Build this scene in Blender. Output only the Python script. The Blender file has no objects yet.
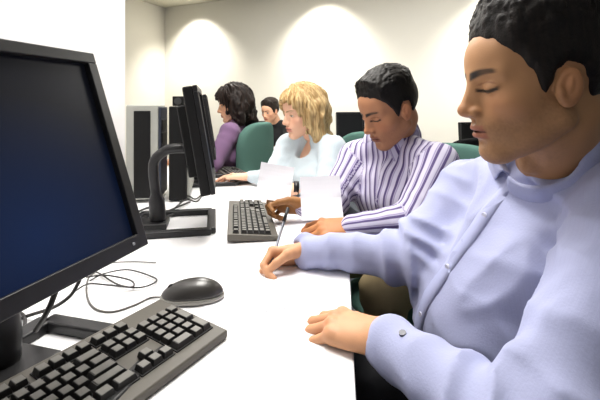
import bpy, math, random
import numpy as np
from mathutils import Vector, Matrix
random.seed(4)
C = bpy.context.scene.collection
EYE = 1.10            # camera height, metres
DESK = 0.73           # desk top height
F = 400.0             # focal length in pixels of the 600 x 400 frame

def V(x, y, z): return np.array([x, y, z + EYE], float)          # z given relative to eye level
def at(u, v, D): return V((u-300)/F*D, D, (105-v)/F*D)
def on_desk(u, v, up=0.0):
    D = (EYE-DESK-up)*F/(v-105); p = at(u, v, D); return p
def unit(a): a = np.array(a, float); return a/np.linalg.norm(a)

# ------------------------------------------------------------------ materials
def lin(c): return tuple(((x/255)/12.92 if x/255 <= .04045 else ((x/255+.055)/1.055)**2.4) for x in c)
MATS = {}
def mat(name, rgb, rough=.5, metal=0, spec=.5, bump=0, bscale=200, vary=0, attr=None, sheen=0, coat=0, sss=0):
    if name in MATS: return MATS[name]
    m = bpy.data.materials.new(name); m.use_nodes = True
    nt = m.node_tree; b = nt.nodes['Principled BSDF']
    b.inputs['Base Color'].default_value = (*lin(rgb), 1)
    b.inputs['Roughness'].default_value = rough
    b.inputs['Metallic'].default_value = metal
    b.inputs['Specular IOR Level'].default_value = spec
    if coat: b.inputs['Coat Weight'].default_value = coat
    if sheen: b.inputs['Sheen Weight'].default_value = sheen
    if sss:
        b.inputs['Subsurface Weight'].default_value = sss
        b.inputs['Subsurface Radius'].default_value = (1, .35, .2)
        b.inputs['Subsurface Scale'].default_value = .008
    tc = nt.nodes.new('ShaderNodeTexCoord')
    if attr:
        a = nt.nodes.new('ShaderNodeAttribute'); a.attribute_name = attr
        nt.links.new(a.outputs['Color'], b.inputs['Base Color'])
    elif vary:
        n = nt.nodes.new('ShaderNodeTexNoise'); n.inputs['Scale'].default_value = 6
        n.inputs['Detail'].default_value = 5
        nt.links.new(tc.outputs['Object'], n.inputs['Vector'])
        mx = nt.nodes.new('ShaderNodeMix'); mx.data_type = 'RGBA'
        c = lin(rgb)
        mx.inputs[6].default_value = (*[x*(1-vary) for x in c], 1)
        mx.inputs[7].default_value = (*[min(1, x*(1+vary)) for x in c], 1)
        nt.links.new(n.outputs['Fac'], mx.inputs[0])
        nt.links.new(mx.outputs[2], b.inputs['Base Color'])
    if bump:
        n2 = nt.nodes.new('ShaderNodeTexNoise'); n2.inputs['Scale'].default_value = bscale
        n2.inputs['Detail'].default_value = 3
        nt.links.new(tc.outputs['Object'], n2.inputs['Vector'])
        bp = nt.nodes.new('ShaderNodeBump'); bp.inputs['Strength'].default_value = bump
        bp.inputs['Distance'].default_value = .002
        nt.links.new(n2.outputs['Fac'], bp.inputs['Height'])
        nt.links.new(bp.outputs['Normal'], b.inputs['Normal'])
    MATS[name] = m
    return m

# ------------------------------------------------------------------ tagging
def tag(o, label=None, cat=None, group=None, kind=None):
    if label: o['label'] = label
    if cat: o['category'] = cat
    if group: o['group'] = group
    if kind: o['kind'] = kind
    return o
def empty(name, loc, label, cat, group=None, rz=0):
    o = bpy.data.objects.new(name, None); C.objects.link(o)
    o.location = loc; o.rotation_euler = (0, 0, rz); o.empty_display_size = .05
    return tag(o, label, cat, group)
def link(name, me, m, parent=None, smooth=True, world=True):
    """link a mesh given in world coordinates as a child of parent (or top-level)"""
    o = bpy.data.objects.new(name, me); C.objects.link(o)
    for mm in (m if isinstance(m, (list, tuple)) else [m]): me.materials.append(mm)
    if smooth: me.polygons.foreach_set('use_smooth', [True]*len(me.polygons))
    if parent:
        o.parent = parent
        if world:
            o.matrix_parent_inverse = wm(parent).inverted()
    return o
def wm(o):
    m = Matrix.LocRotScale(o.location, o.rotation_euler, o.scale)
    return wm(o.parent) @ o.matrix_parent_inverse @ m if o.parent else m
def copy_tree(o, parent=None):
    c = o.copy(); C.objects.link(c); c.parent = parent
    for ch in [x for x in C.objects if x.parent == o]: copy_tree(ch, c)
    return c

# ------------------------------------------------------------------ plain mesh builder
class MB:
    def __init__(s): s.v = []; s.f = []; s.mi = []
    def add(s, vs, fs, mi=0):
        n = len(s.v); s.v += [tuple(map(float, p)) for p in vs]
        s.f += [tuple(n+i for i in f) for f in fs]; s.mi += [mi]*len(fs); return s
    def box(s, c, h, R=None, mi=0, top=1.0, topo=(0, 0)):
        c = np.array(c, float); R = np.eye(3) if R is None else np.array(R)
        vs = []
        for z in (-1, 1):
            k = top if z > 0 else 1
            for x, y in ((-1, -1), (1, -1), (1, 1), (-1, 1)):
                o = topo if z > 0 else (0, 0)
                vs.append(c + R @ np.array([x*h[0]*k+o[0], y*h[1]*k+o[1], z*h[2]]))
        return s.add(vs, [(0, 3, 2, 1), (4, 5, 6, 7), (0, 1, 5, 4), (1, 2, 6, 5), (2, 3, 7, 6), (3, 0, 4, 7)], mi)
    def tube(s, pts, r, n=8, mi=0, cap=True):
        pts = [np.array(p, float) for p in pts]; k = len(pts)
        rs = [r]*k if not hasattr(r, '__len__') else r
        up = np.array([0, 0, 1.0]); vs = []; pu = None
        for i, p in enumerate(pts):
            d = unit(pts[min(i+1, k-1)]-pts[max(i-1, 0)])
            a = up if pu is None else pu
            if abs(d @ a) > .98: a = np.array([1.0, 0, 0])
            x = unit(np.cross(a, d)); y = np.cross(d, x); pu = y
            for j in range(n):
                t = 2*math.pi*j/n; vs.append(p+rs[i]*(math.cos(t)*x+math.sin(t)*y))
        fs = [(i*n+j, i*n+(j+1) % n, (i+1)*n+(j+1) % n, (i+1)*n+j) for i in range(k-1) for j in range(n)]
        if cap: fs += [tuple(range(n-1, -1, -1)), tuple((k-1)*n+j for j in range(n))]
        return s.add(vs, fs, mi)
    def prism(s, poly, z0, z1, mi=0):
        n = len(poly)
        vs = [(x, y, z0) for x, y in poly]+[(x, y, z1) for x, y in poly]
        fs = [tuple(range(n-1, -1, -1)), tuple(range(n, 2*n))]+[(i, (i+1) % n, n+(i+1) % n, n+i) for i in range(n)]
        return s.add(vs, fs, mi)
    def build(s, name, m, parent=None, smooth=False, bevel=0, world=True, seg=2):
        me = bpy.data.meshes.new(name); me.from_pydata(s.v, [], s.f); me.update()
        o = link(name, me, m, parent, smooth or bevel > 0, world)
        me.polygons.foreach_set('material_index', s.mi)
        if bevel:
            b = o.modifiers.new('b', 'BEVEL'); b.width = bevel; b.segments = seg; b.limit_method = 'ANGLE'
            b.harden_normals = True; b.angle_limit = math.radians(40)
        elif smooth:
            pass
        return o
def rotz(a):
    c, s = math.cos(a), math.sin(a); return np.array([[c, -s, 0], [s, c, 0], [0, 0, 1.0]])
def spline(pts, n=8):
    pts = [np.array(p, float) for p in pts]; out = []
    P = [2*pts[0]-pts[1]]+pts+[2*pts[-1]-pts[-2]]
    for i in range(1, len(P)-2):
        for k in range(n):
            t = k/n; a, b, c, d = P[i-1:i+3]
            out.append(.5*((2*b)+(c-a)*t+(2*a-5*b+4*c-d)*t*t+(3*b-a-3*c+d)*t**3))
    out.append(pts[-1]); return out

# ------------------------------------------------------------------ signed distance modelling
def vnoise(x, y, z, seed=0):
    def hsh(i, j, k):
        n = (i*374761393+j*668265263+k*2147483647+seed*974634777) & 0xffffffff
        n = ((n ^ (n >> 13))*1274126177) & 0xffffffff
        return ((n ^ (n >> 16)) & 0xffff)/65535.0
    xi, yi, zi = [np.floor(a).astype(np.int64) for a in (x, y, z)]
    fx, fy, fz = x-xi, y-yi, z-zi
    fx, fy, fz = [f*f*(3-2*f) for f in (fx, fy, fz)]
    r = 0
    for a in (0, 1):
        for b in (0, 1):
            for c in (0, 1):
                r = r+hsh(xi+a, yi+b, zi+c)*(fx if a else 1-fx)*(fy if b else 1-fy)*(fz if c else 1-fz)
    return r*2-1
def smin(a, b, k):
    if k <= 0: return np.minimum(a, b)
    h = np.maximum(k-np.abs(a-b), 0)/k
    return np.minimum(a, b)-h*h*k*.25
class SDF:
    def __init__(s): s.ops = []
    def _a(s, op, fn, lo, hi, k, tg=None): s.ops.append((op, fn, np.array(lo, float), np.array(hi, float), k, tg)); return s
    def ell(s, c, r, R=None, k=.01, op='u', tg=None):
        c = np.array(c, float); r = np.array(r if hasattr(r, '__len__') else (r, r, r), float)
        R = np.eye(3) if R is None else np.array(R)      # columns = local axes
        def fn(x, y, z):
            p = [(x-c[0])*R[0, i]+(y-c[1])*R[1, i]+(z-c[2])*R[2, i] for i in range(3)]
            k0 = np.sqrt(sum((p[i]/r[i])**2 for i in range(3)))+1e-9
            k1 = np.sqrt(sum((p[i]/r[i]**2)**2 for i in range(3)))+1e-9
            return k0*(k0-1)/k1
        e = np.abs(R) @ r
        return s._a(op, fn, c-e, c+e, k, tg)
    def cap(s, a, b, ra, rb, k=.01, op='u', w=None, sc=1.0, tg=None):
        a = np.array(a, float); b = np.array(b, float); ba = b-a; L2 = float(ba @ ba)+1e-12
        if w is not None:
            w = unit(w); w = unit(w-(w @ ba)/L2*ba)
        def fn(x, y, z):
            px, py, pz = x-a[0], y-a[1], z-a[2]
            h = np.clip((px*ba[0]+py*ba[1]+pz*ba[2])/L2, 0, 1)
            qx, qy, qz = px-h*ba[0], py-h*ba[1], pz-h*ba[2]
            if w is not None:
                q = (qx*w[0]+qy*w[1]+qz*w[2])*(1/sc-1)
                qx, qy, qz = qx+q*w[0], qy+q*w[1], qz+q*w[2]
            return np.sqrt(qx*qx+qy*qy+qz*qz)-(ra+(rb-ra)*h)
        m = max(ra, rb)*max(1, sc)
        return s._a(op, fn, np.minimum(a, b)-m, np.maximum(a, b)+m, k, tg)
    def fn(s, f, lo, hi, k=0, op='u', tg=None): return s._a(op, f, lo, hi, k, tg)
    def ev(s, x, y, z, g=None):
        d = None
        for op, f, lo, hi, k, tg in s.ops:
            q = f(x, y, z)
            if d is None: d = q; continue
            if op == 'u': d = smin(d, q, k)
            elif op == 's': d = -smin(-d, q, k)
            elif op == 'i': d = -smin(-d, -q, k)
            elif op == 'd': d = d+q
        return d
    def tags(s, P, names):
        best = None
        for n in names:
            d = None
            for op, f, lo, hi, k, tg in s.ops:
                if tg == n:
                    q = f(P[:, 0], P[:, 1], P[:, 2]); d = q if d is None else np.minimum(d, q)
            if best is None: best = d.copy(); idx = np.zeros(len(P), int)
            else:
                m = d < best; best[m] = d[m]; idx[m] = names.index(n)
        return idx
    def mesh(s, h, lo=None, hi=None, pad=.02):
        us = [o for o in s.ops if o[0] == 'u']
        l = np.min([o[2] for o in us], 0)-pad if lo is None else np.array(lo, float)
        u = np.max([o[3] for o in us], 0)+pad if hi is None else np.array(hi, float)
        n = np.ceil((u-l)/h).astype(int)+1
        ax = [l[i]+h*np.arange(n[i]) for i in range(3)]
        G = np.full(n, .04)
        for op, f, a, b, k, tg in s.ops:
            mg = k+.03 if op == 'u' else k+.006
            i0 = [max(0, int(np.floor((a[i]-mg-l[i])/h))) for i in range(3)]
            i1 = [min(n[i], int(np.ceil((b[i]+mg-l[i])/h))+1) for i in range(3)]
            if any(i1[i] <= i0[i] for i in range(3)): continue
            sl = tuple(slice(i0[i], i1[i]) for i in range(3))
            X = ax[0][sl[0]][:, None, None]; Y = ax[1][sl[1]][None, :, None]; Z = ax[2][sl[2]][None, None, :]
            q = f(X, Y, Z)
            g = G[sl]
            if op == 'u': G[sl] = smin(g, q, k)
            elif op == 's': G[sl] = -smin(-g, q, k)
            elif op == 'i': G[sl] = -smin(-g, -q+0*g, k)
            elif op == 'd':
                G[sl] = g+q
        return nets(G, l, h)
def nets(G, lo, h):
    G[0] = G[-1] = .04; G[:, 0] = G[:, -1] = .04; G[:, :, 0] = G[:, :, -1] = .04
    S = G < 0; n = G.shape
    cs = tuple(m-1 for m in n)
    acc = np.zeros(cs+(3,)); cnt = np.zeros(cs)
    offs = [(a, b, c) for a in (0, 1) for b in (0, 1) for c in (0, 1)]
    def sub(A, o): return A[o[0]:o[0]+cs[0], o[1]:o[1]+cs[1], o[2]:o[2]+cs[2]]
    tot = sum(sub(S, o).astype(np.int8) for o in offs); act = (tot > 0) & (tot < 8)
    I = np.argwhere(act)
    if len(I) == 0: raise RuntimeError('empty sdf')
    vals = {o: G[I[:, 0]+o[0], I[:, 1]+o[1], I[:, 2]+o[2]] for o in offs}
    A = np.zeros((len(I), 3)); N = np.zeros(len(I))
    for o in offs:
        for ax in range(3):
            if o[ax]: continue
            p = list(o); p[ax] = 1; p = tuple(p)
            a, b = vals[o], vals[p]; m = (a < 0) != (b < 0)
            t = np.where(m, a/np.where(a == b, 1, a-b), 0)
            q = np.array(o, float)[None]+np.zeros((len(I), 3)); q[:, ax] += t
            A += q*m[:, None]; N += m
    P = (I+A/N[:, None])*h+lo
    ID = -np.ones(cs, np.int64); ID[act] = np.arange(len(I))
    F4 = []
    for ax in range(3):
        a1, a2 = (ax+1) % 3, (ax+2) % 3
        s0 = [slice(1, n[i]-1) for i in range(3)]; s1 = list(s0)
        s0[ax] = slice(0, n[ax]-1); s1[ax] = slice(1, n[ax])
        A0, A1 = S[tuple(s0)], S[tuple(s1)]
        for flip in (0, 1):
            m = (A0 & ~A1) if not flip else (~A0 & A1)
            J = np.argwhere(m)
            J[:, a1] += 1; J[:, a2] += 1
            q = []
            for da, db in ((-1, -1), (0, -1), (0, 0), (-1, 0)):
                K = J.copy(); K[:, a1] += da; K[:, a2] += db
                q.append(ID[K[:, 0], K[:, 1], K[:, 2]])
            q = np.stack(q, 1)
            if flip: q = q[:, ::-1]
            F4.append(q)
    return P, np.concatenate(F4)
def relax(P, Fc, it=2, lam=.5):
    n = len(P)
    for _ in range(it):
        acc = np.zeros_like(P); cnt = np.zeros(n)
        for a, b in ((0, 1), (1, 2), (2, 3), (3, 0)):
            i, j = Fc[:, a], Fc[:, b]
            for c in range(3):
                acc[:, c] += np.bincount(i, P[j, c], n)+np.bincount(j, P[i, c], n)
            cnt += np.bincount(i, minlength=n)+np.bincount(j, minlength=n)
        P = P+lam*(acc/cnt[:, None]-P)
    return P
def frame(x, y):           # columns: x, y, x × y
    x = unit(x); y = np.array(y, float); y = unit(y-(y @ x)*x); return np.stack([x, y, np.cross(x, y)], 1)
def to_mesh(name, parts, attrs):
    """parts: list of (P, F); attrs: dict name -> list of per-part arrays (colour Nx3 or float N)"""
    Vs = np.concatenate([p for p, f in parts]); off = 0; Fs = []
    for p, f in parts: Fs.append(f+off); off += len(p)
    Fs = np.concatenate(Fs)
    me = bpy.data.meshes.new(name)
    me.vertices.add(len(Vs)); me.vertices.foreach_set('co', Vs.astype(np.float32).ravel())
    me.loops.add(len(Fs)*4); me.loops.foreach_set('vertex_index', Fs.astype(np.int32).ravel())
    me.polygons.add(len(Fs)); me.polygons.foreach_set('loop_start', np.arange(0, len(Fs)*4, 4, dtype=np.int32))
    me.update(calc_edges=True); me.validate()
    for nm, arrs in attrs.items():
        a = np.concatenate(arrs)
        if a.ndim == 2:
            at_ = me.attributes.new(nm, 'FLOAT_COLOR', 'POINT')
            at_.data.foreach_set('color', np.concatenate([a, np.ones((len(a), 1))], 1).astype(np.float32).ravel())
        else:
            at_ = me.attributes.new(nm, 'FLOAT', 'POINT'); at_.data.foreach_set('value', a.astype(np.float32))
    return me
def sstep(a, b, x):
    t = np.clip((x-a)/(b-a), 0, 1); return t*t*(3-2*t)
def mixc(c, c2, m): return c*(1-m[:, None])+np.array(c2)[None]*m[:, None]

# ------------------------------------------------------------------ head (x forward, y left, z up; eyes at z = 0)
def head_sdf(fem=False, neck_to=None, neck_r=.058):
    s = SDF()
    j = .9 if fem else 1.0
    s.ell((-.014, 0, .034), (.096, .076, .086), k=0)
    s.ell((.030, 0, -.020), (.058, .062*j, .086), k=.03)
    s.ell((.052, 0, .040), (.036, .052, .040), k=.03)                       # forehead
    for y in (1, -1):
        s.cap((-.004, y*.054*j, -.058), (.062, y*.016, -.100), .017, .014, k=.03)   # jaw
        s.ell((.050, y*.043, -.026), (.024, .020, .018), k=.022)            # cheekbone
        s.cap((.080, y*.010, .016), (.064, y*.046, .017), .010 if not fem else .007, .009, k=.014)
    s.ell((.072, 0, -.100), (.017, .020, .015), k=.02)                      # chin
    s.ell((.066, 0, -.060), (.030, .034, .026), k=.02)                      # muzzle
    for y in (1, -1):
        s.ell((.094, y*.033, -.003), (.017, .017, .012), k=.012, op='s')    # socket
        s.ell((.0715, y*.0310, -.003), (.0145, .0175, .0130), k=.004)       # lid over eyeball
        s.ell((.086, y*.0310, -.0085), (.006, .0150, .0013), k=.003, op='s')  # lash line crease
    s.cap((.086, 0, .012), (.1055, 0, -.030), .0068, .0088, k=.012)          # nose
    s.cap((.078, 0, .010), (.090, 0, -.036), .0125, .0150, k=.008)
    s.ell((.1055, 0, -.0345), (.0125, .0115, .0098), k=.006)
    for y in (1, -1):
        s.ell((.0955, y*.0130, -.0385), (.011, .0068, .0078), k=.005)
        s.ell((.100, y*.0062, -.0480), (.004, .0028, .0035), k=.002, op='s')
    s.ell((.096, 0, -.051), (.004, .004, .009), k=.006, op='s')             # philtrum
    s.ell((.0890, 0, -.0620), (.0105, .0225, .0058), k=.005)                # lips
    s.ell((.0875, 0, -.0740), (.0105, .0195, .0070), k=.005)
    s.ell((.099, 0, -.0678), (.010, .024, .0012), k=.003, op='s')
    s.ell((.094, 0, -.086), (.008, .016, .005), k=.010, op='s')
    for y in (1, -1):                                                       # ears
        R = frame((.96, y*.10, .22), (0, y, 0)); c = np.array((-.004, y*.077, -.015))
        R = np.stack([unit((.93, -y*.28, .20)), unit((.28, y*.95, -.02)), unit((-.22, 0, .97))], 1)
        s.ell(c, (.0165, .0070, .0275), R, k=.006)
        s.ell(c+np.array((.004, y*.0070, .003)), (.0100, .0058, .0180), R, k=.003, op='s')
        s.ell(c+np.array((.0, y*.0035, .002)), (.004, .004, .012), R, k=.003)
        s.ell(c+np.array((.011, -y*.001, -.006)), (.005, .006, .008), k=.004)
    if neck_to is not None:
        nt = np.array(neck_to, float)
        s.cap((-.034, 0, -.050), nt, neck_r*.94, neck_r*1.02, k=.014)
        s.cap((-.02, 0, -.075), nt+np.array((.01, 0, 0)), neck_r*.78, neck_r*.9, k=.012)
        if not fem: s.ell(np.array((.018, 0, -.118))*.65+.35*(nt+np.array((.055, 0, 0))), (.014, .012, .016), k=.015)
    return s
def head_colour(P, skin, o):
    x, y, z = P.T; ay = np.abs(y)
    sk = np.array(lin(skin)); c = np.tile(sk, (len(P), 1))
    n = vnoise(x*60, y*60, z*60)*.5+vnoise(x*25, y*25, z*25, 3)*.5
    c *= (1+.05*n)[:, None]
    warm = np.clip(sk*np.array((1.06, .80, .74)), 0, 1)
    m = np.exp(-(((x-.07)/.03)**2+((ay-.042)/.022)**2+((z+.03)/.022)**2)); c = mixc(c, warm, .45*m)
    m = np.exp(-(((x-.112)/.018)**2+(y/.016)**2+((z+.035)/.014)**2)); c = mixc(c, warm, .5*m)
    m = sstep(.068, .080, ay)*sstep(.03, .0, np.abs(x+.012)-.01)*sstep(.045, .03, np.abs(z+.01)); c = mixc(c, warm, .45*m)
    # lips
    m = sstep(.0245, .020, ay)*sstep(.0118, .0085, np.abs(z+.068))*sstep(.076, .082, x)
    c = mixc(c, lin(o.get('lip', (150, 90, 80))), .75*m)
    # mouth line, eye line
    m = sstep(.0245, .020, ay)*sstep(.0020, .0008, np.abs(z+.0678))*sstep(.080, .084, x); c = mixc(c, lin((70, 30, 26)), .8*m)
    hair = lin(o.get('brow', (25, 18, 15)))
    if o.get('open'):
        dy = ay-.0315
        m = sstep(1.15, .85, np.sqrt((dy/.0125)**2+((z+.004)/.0050)**2))*sstep(.070, .074, x)
        c = mixc(c, lin((215, 210, 205)), m)
        m = sstep(1.2, .8, np.sqrt((dy/.0055)**2+((z+.004)/.0052)**2))*sstep(.070, .074, x)
        c = mixc(c, lin((45, 35, 30)), m)
        m = sstep(.014, .012, np.abs(dy))*sstep(.0022, .001, np.abs(z-.0015+dy*dy*20))*sstep(.066, .070, x); c = mixc(c, hair, m)
    else:
        dy = ay-.0305
        m = sstep(.0195, .0160, np.abs(dy))*sstep(.0034, .0014, np.abs(z+.0090-dy*dy*12))*sstep(.062, .067, x)
        c = mixc(c, hair, .95*m)
        m = sstep(.018, .013, np.abs(dy))*sstep(.0018, .0006, np.abs(z-.0050+dy*dy*12))*sstep(.062, .067, x)
        c = mixc(c, warm*.45, .7*m)
    # brows
    t = (ay-.006)/.046
    bz = .0150+.0055*np.sin(np.clip(t, 0, 1)*2.3)
    wd = .0052*(1-.55*np.clip(t, 0, 1))*o.get('browk', 1)
    m = sstep(-.05, .05, t)*sstep(1.06, .85, t)*sstep(1.35, .6, np.abs(z-bz)/wd)*sstep(.045, .052, x)
    c = mixc(c, hair, np.clip(m*(.88+.2*n), 0, 1))
    st = o.get('stubble', 0)
    if st:
        edge = -.040-.5*(x-.04)*sstep(.04, .10, x)*0
        m = sstep(.0, -.022, z+.038-.35*np.clip(.06-x, 0, .1))*sstep(-.030, -.005, x)
        m2 = sstep(.030, .012, np.abs(x+.0-.012))*sstep(.0, -.03, z+.005)*sstep(.05, .06, ay)     # sideburn fade
        m3 = sstep(.006, .003, np.abs(z+.054))*sstep(.026, .020, ay)*sstep(.08, .086, x)
        m = np.maximum(np.maximum(m, m2), m3*.9)*sstep(-.17, -.115, z+0*x)
        m *= 1-sstep(.0245, .020, ay)*sstep(.0118, .0085, np.abs(z+.068))*sstep(.078, .084, x)
        g = vnoise(x*420, y*420, z*420, 5)
        c = mixc(c, np.array(hair)+.25*sk, np.clip(m*st*(.9+.6*g), 0, 1))
    m = np.exp(-(((x-.103)/.006)**2+((ay-.0065)/.004)**2+((z+.0475)/.004)**2)); c = mixc(c, lin((40, 18, 14)), .8*m)
    return c
def skull(x, y, z):
    a = SDF(); a.ell((-.014, 0, .034), (.096, .076, .086), k=0); a.ell((.030, 0, -.020), (.058, .062, .086), k=.03)
    a.ell((.052, 0, .040), (.036, .052, .040), k=.03)
    return a.ev(x, y, z)
def short_hair(top=.022, side=.006, seed=1):
    s = SDF()
    xs = [-.12, -.085, -.052, -.040, -.028, -.008, .006, .013, .020, .029, .037, .046, .056, .066, .076, .087, .12]
    zs = [-.070, -.068, -.055, -.015, .014, .020, .010, -.010, -.022, -.014, .012, .032, .044, .056, .068, .078, .082]
    def f(x, y, z):
        x, y, z = np.broadcast_arrays(x, y, z)
        zt = np.interp(x+.004*vnoise(x*120, y*120, z*0+seed, seed), xs, zs)
        d = skull(x, y, z)
        up = sstep(.05, .11, z)
        front = sstep(.02, .07, x)*sstep(.06, .09, z)
        T = side+(top-side)*up+.006*front
        t = np.minimum(T, np.clip((z-zt)*.40, -.01, 1)+.0008)
        w = vnoise(x*130+vnoise(z*60, y*60, x*60, 8)*1.5, y*220, z*150, seed)*.0022*(.3+1.0*up)+vnoise(x*60, y*70, z*60, seed+1)*.0014*(.2+up)
        return np.maximum((d-t)*.8+w*sstep(.001, .01, t), (zt-z)*.6)
    s.fn(f, (-.135, -.105, -.09), (.125, .105, .16))
    return s
def long_hair(seed, length=.10, vol=.028, fringe=.0, back=.0, curl=1.0):
    s = SDF()
    def f(x, y, z):
        x, y, z = np.broadcast_arrays(x, y, z)
        d = skull(x, y, z)-.004-vol*.6*sstep(-.04, .08, z)
        return d*.85
    s.fn(f, (-.14, -.12, -.08), (.13, .12, .17))
    s.ell((-.040, 0, -.010), (.085+back, .092+vol*.3, .100), k=.03)
    for y in (1, -1):
        s.cap((-.018, y*.080, .02), (-.022, y*.082, -.06-length), .030, .024+vol*.3, k=.03)
        s.cap((.020, y*.078, .05), (.012, y*.083, -.045-length*.8), .018, .017, k=.025)
    s.cap((-.060, 0, -.02), (-.075-back, 0, -.07-length), .06, .045, k=.04)
    # face opening
    s.ell((.108, 0, -.045), (.088, .070, .118), k=.012, op='s')
    s.ell((.06, 0, -.15), (.075, .060, .085), k=.02, op='s')
    def w(x, y, z):
        x, y, z = np.broadcast_arrays(x, y, z)
        a = np.arctan2(y, -x+.03)
        g = vnoise(a*11+vnoise(x*30, y*30, z*30, seed+4)*.8, z*16*curl+a*2, a*0, seed)*.009
        return g+vnoise(x*130, y*130, z*22, seed+2)*.0022+vnoise(x*40*curl, y*40*curl, z*30*curl, seed+7)*.010*sstep(.06, -.08, z)
    s.fn(w, (-.2, -.16, -.32), (.16, .16, .18), op='d')
    return s
# ------------------------------------------------------------------ hand (origin wrist, x fingers, y thumb side, z back)
def hand_sdf(curls, thumb, spread=(.10, .03, -.04, -.12), fore=.10, arch=0.0):
    s = SDF()
    Y = (.029, .0095, -.0100, -.0280); X = (.088, .092, .087, .078); Zk = (.001, .003, .002, -.002)
    Ls = ((.043, .026, .019), (.047, .030, .020), (.043, .028, .020), (.034, .021, .018))
    rad = (.0098, .0100, .0094, .0084)
    s.cap((-fore, 0, 0), (.0, 0, 0), .0255, .0205, k=0, w=(0, 1, 0), sc=1.25)
    for i in range(4):
        s.cap((.008, Y[i]*.55, -.002), (X[i]-.004, Y[i], Zk[i]-.002), .0145, .0112, k=.016)
    s.ell((.045, 0, -.004), (.045, .036, .013), k=.012)
    for i in range(4):
        p = np.array((X[i], Y[i], Zk[i])); a = 0; c = curls[i]
        sp = spread[i]; q0 = rad[i]
        s.ell(p+np.array((-.002, 0, .003)), (.011, .0095, .010), k=.008)
        for j in range(3):
            a += math.radians(c[j])
            d = np.array((math.cos(a)*math.cos(sp), math.cos(a)*math.sin(sp), -math.sin(a)))
            q = p+d*Ls[i][j]
            s.cap(p, q, q0, q0*.90, k=.0045 if j == 0 else .003)
            p = q; q0 *= .92
    p = np.array((.016, .020, -.008))
    pts = [p]+[np.array(t) for t in thumb]; rr = (.0165, .0125, .0105, .0088)
    for j in range(3): s.cap(pts[j], pts[j+1], rr[j], rr[j+1], k=.010 if j == 0 else .004)
    return s
FLAT = [(14, 14, 8), (12, 16, 8), (13, 18, 9), (16, 18, 9)]
RELAX = [(22, 28, 15), (24, 32, 16), (26, 34, 16), (30, 34, 16)]
PENG = [(54, 56, 24), (58, 60, 30), (68, 70, 35), (72, 72, 35)]
T_FLAT = [(.050, .044, -.014), (.078, .056, -.017), (.102, .058, -.020)]
T_REL = [(.048, .042, -.018), (.076, .050, -.026), (.098, .044, -.032)]
T_PEN = [(.050, .040, -.024), (.080, .040, -.040), (.104, .032, -.052)]

# ------------------------------------------------------------------ cloth
def stripe_mat(name, ramp, period, rough=.75, bump=.3, fine=None):
    m = bpy.data.materials.new(name); m.use_nodes = True; nt = m.node_tree; b = nt.nodes['Principled BSDF']
    b.inputs['Roughness'].default_value = rough; b.inputs['Specular IOR Level'].default_value = .25
    b.inputs['Sheen Weight'].default_value = .15
    a = nt.nodes.new('ShaderNodeAttribute'); a.attribute_name = 'stripe'
    d = nt.nodes.new('ShaderNodeMath'); d.operation = 'DIVIDE'; d.inputs[1].default_value = period
    f = nt.nodes.new('ShaderNodeMath'); f.operation = 'FRACT'
    r = nt.nodes.new('ShaderNodeValToRGB'); r.color_ramp.interpolation = 'LINEAR'
    nt.links.new(a.outputs['Fac'], d.inputs[0]); nt.links.new(d.outputs[0], f.inputs[0]); nt.links.new(f.outputs[0], r.inputs[0])
    e = r.color_ramp.elements
    e[0].position = ramp[0][0]; e[0].color = (*lin(ramp[0][1]), 1)
    e[1].position = ramp[-1][0]; e[1].color = (*lin(ramp[-1][1]), 1)
    for p, c in ramp[1:-1]:
        x = e.new(p); x.color = (*lin(c), 1)
    nt.links.new(r.outputs[0], b.inputs['Base Color'])
    tc = nt.nodes.new('ShaderNodeTexCoord'); n = nt.nodes.new('ShaderNodeTexNoise'); n.inputs['Scale'].default_value = 260
    nt.links.new(tc.outputs['Object'], n.inputs['Vector'])
    bp = nt.nodes.new('ShaderNodeBump'); bp.inputs['Strength'].default_value = bump; bp.inputs['Distance'].default_value = .001
    nt.links.new(n.outputs['Fac'], bp.inputs['Height']); nt.links.new(bp.outputs['Normal'], b.inputs['Normal'])
    return m

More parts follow.
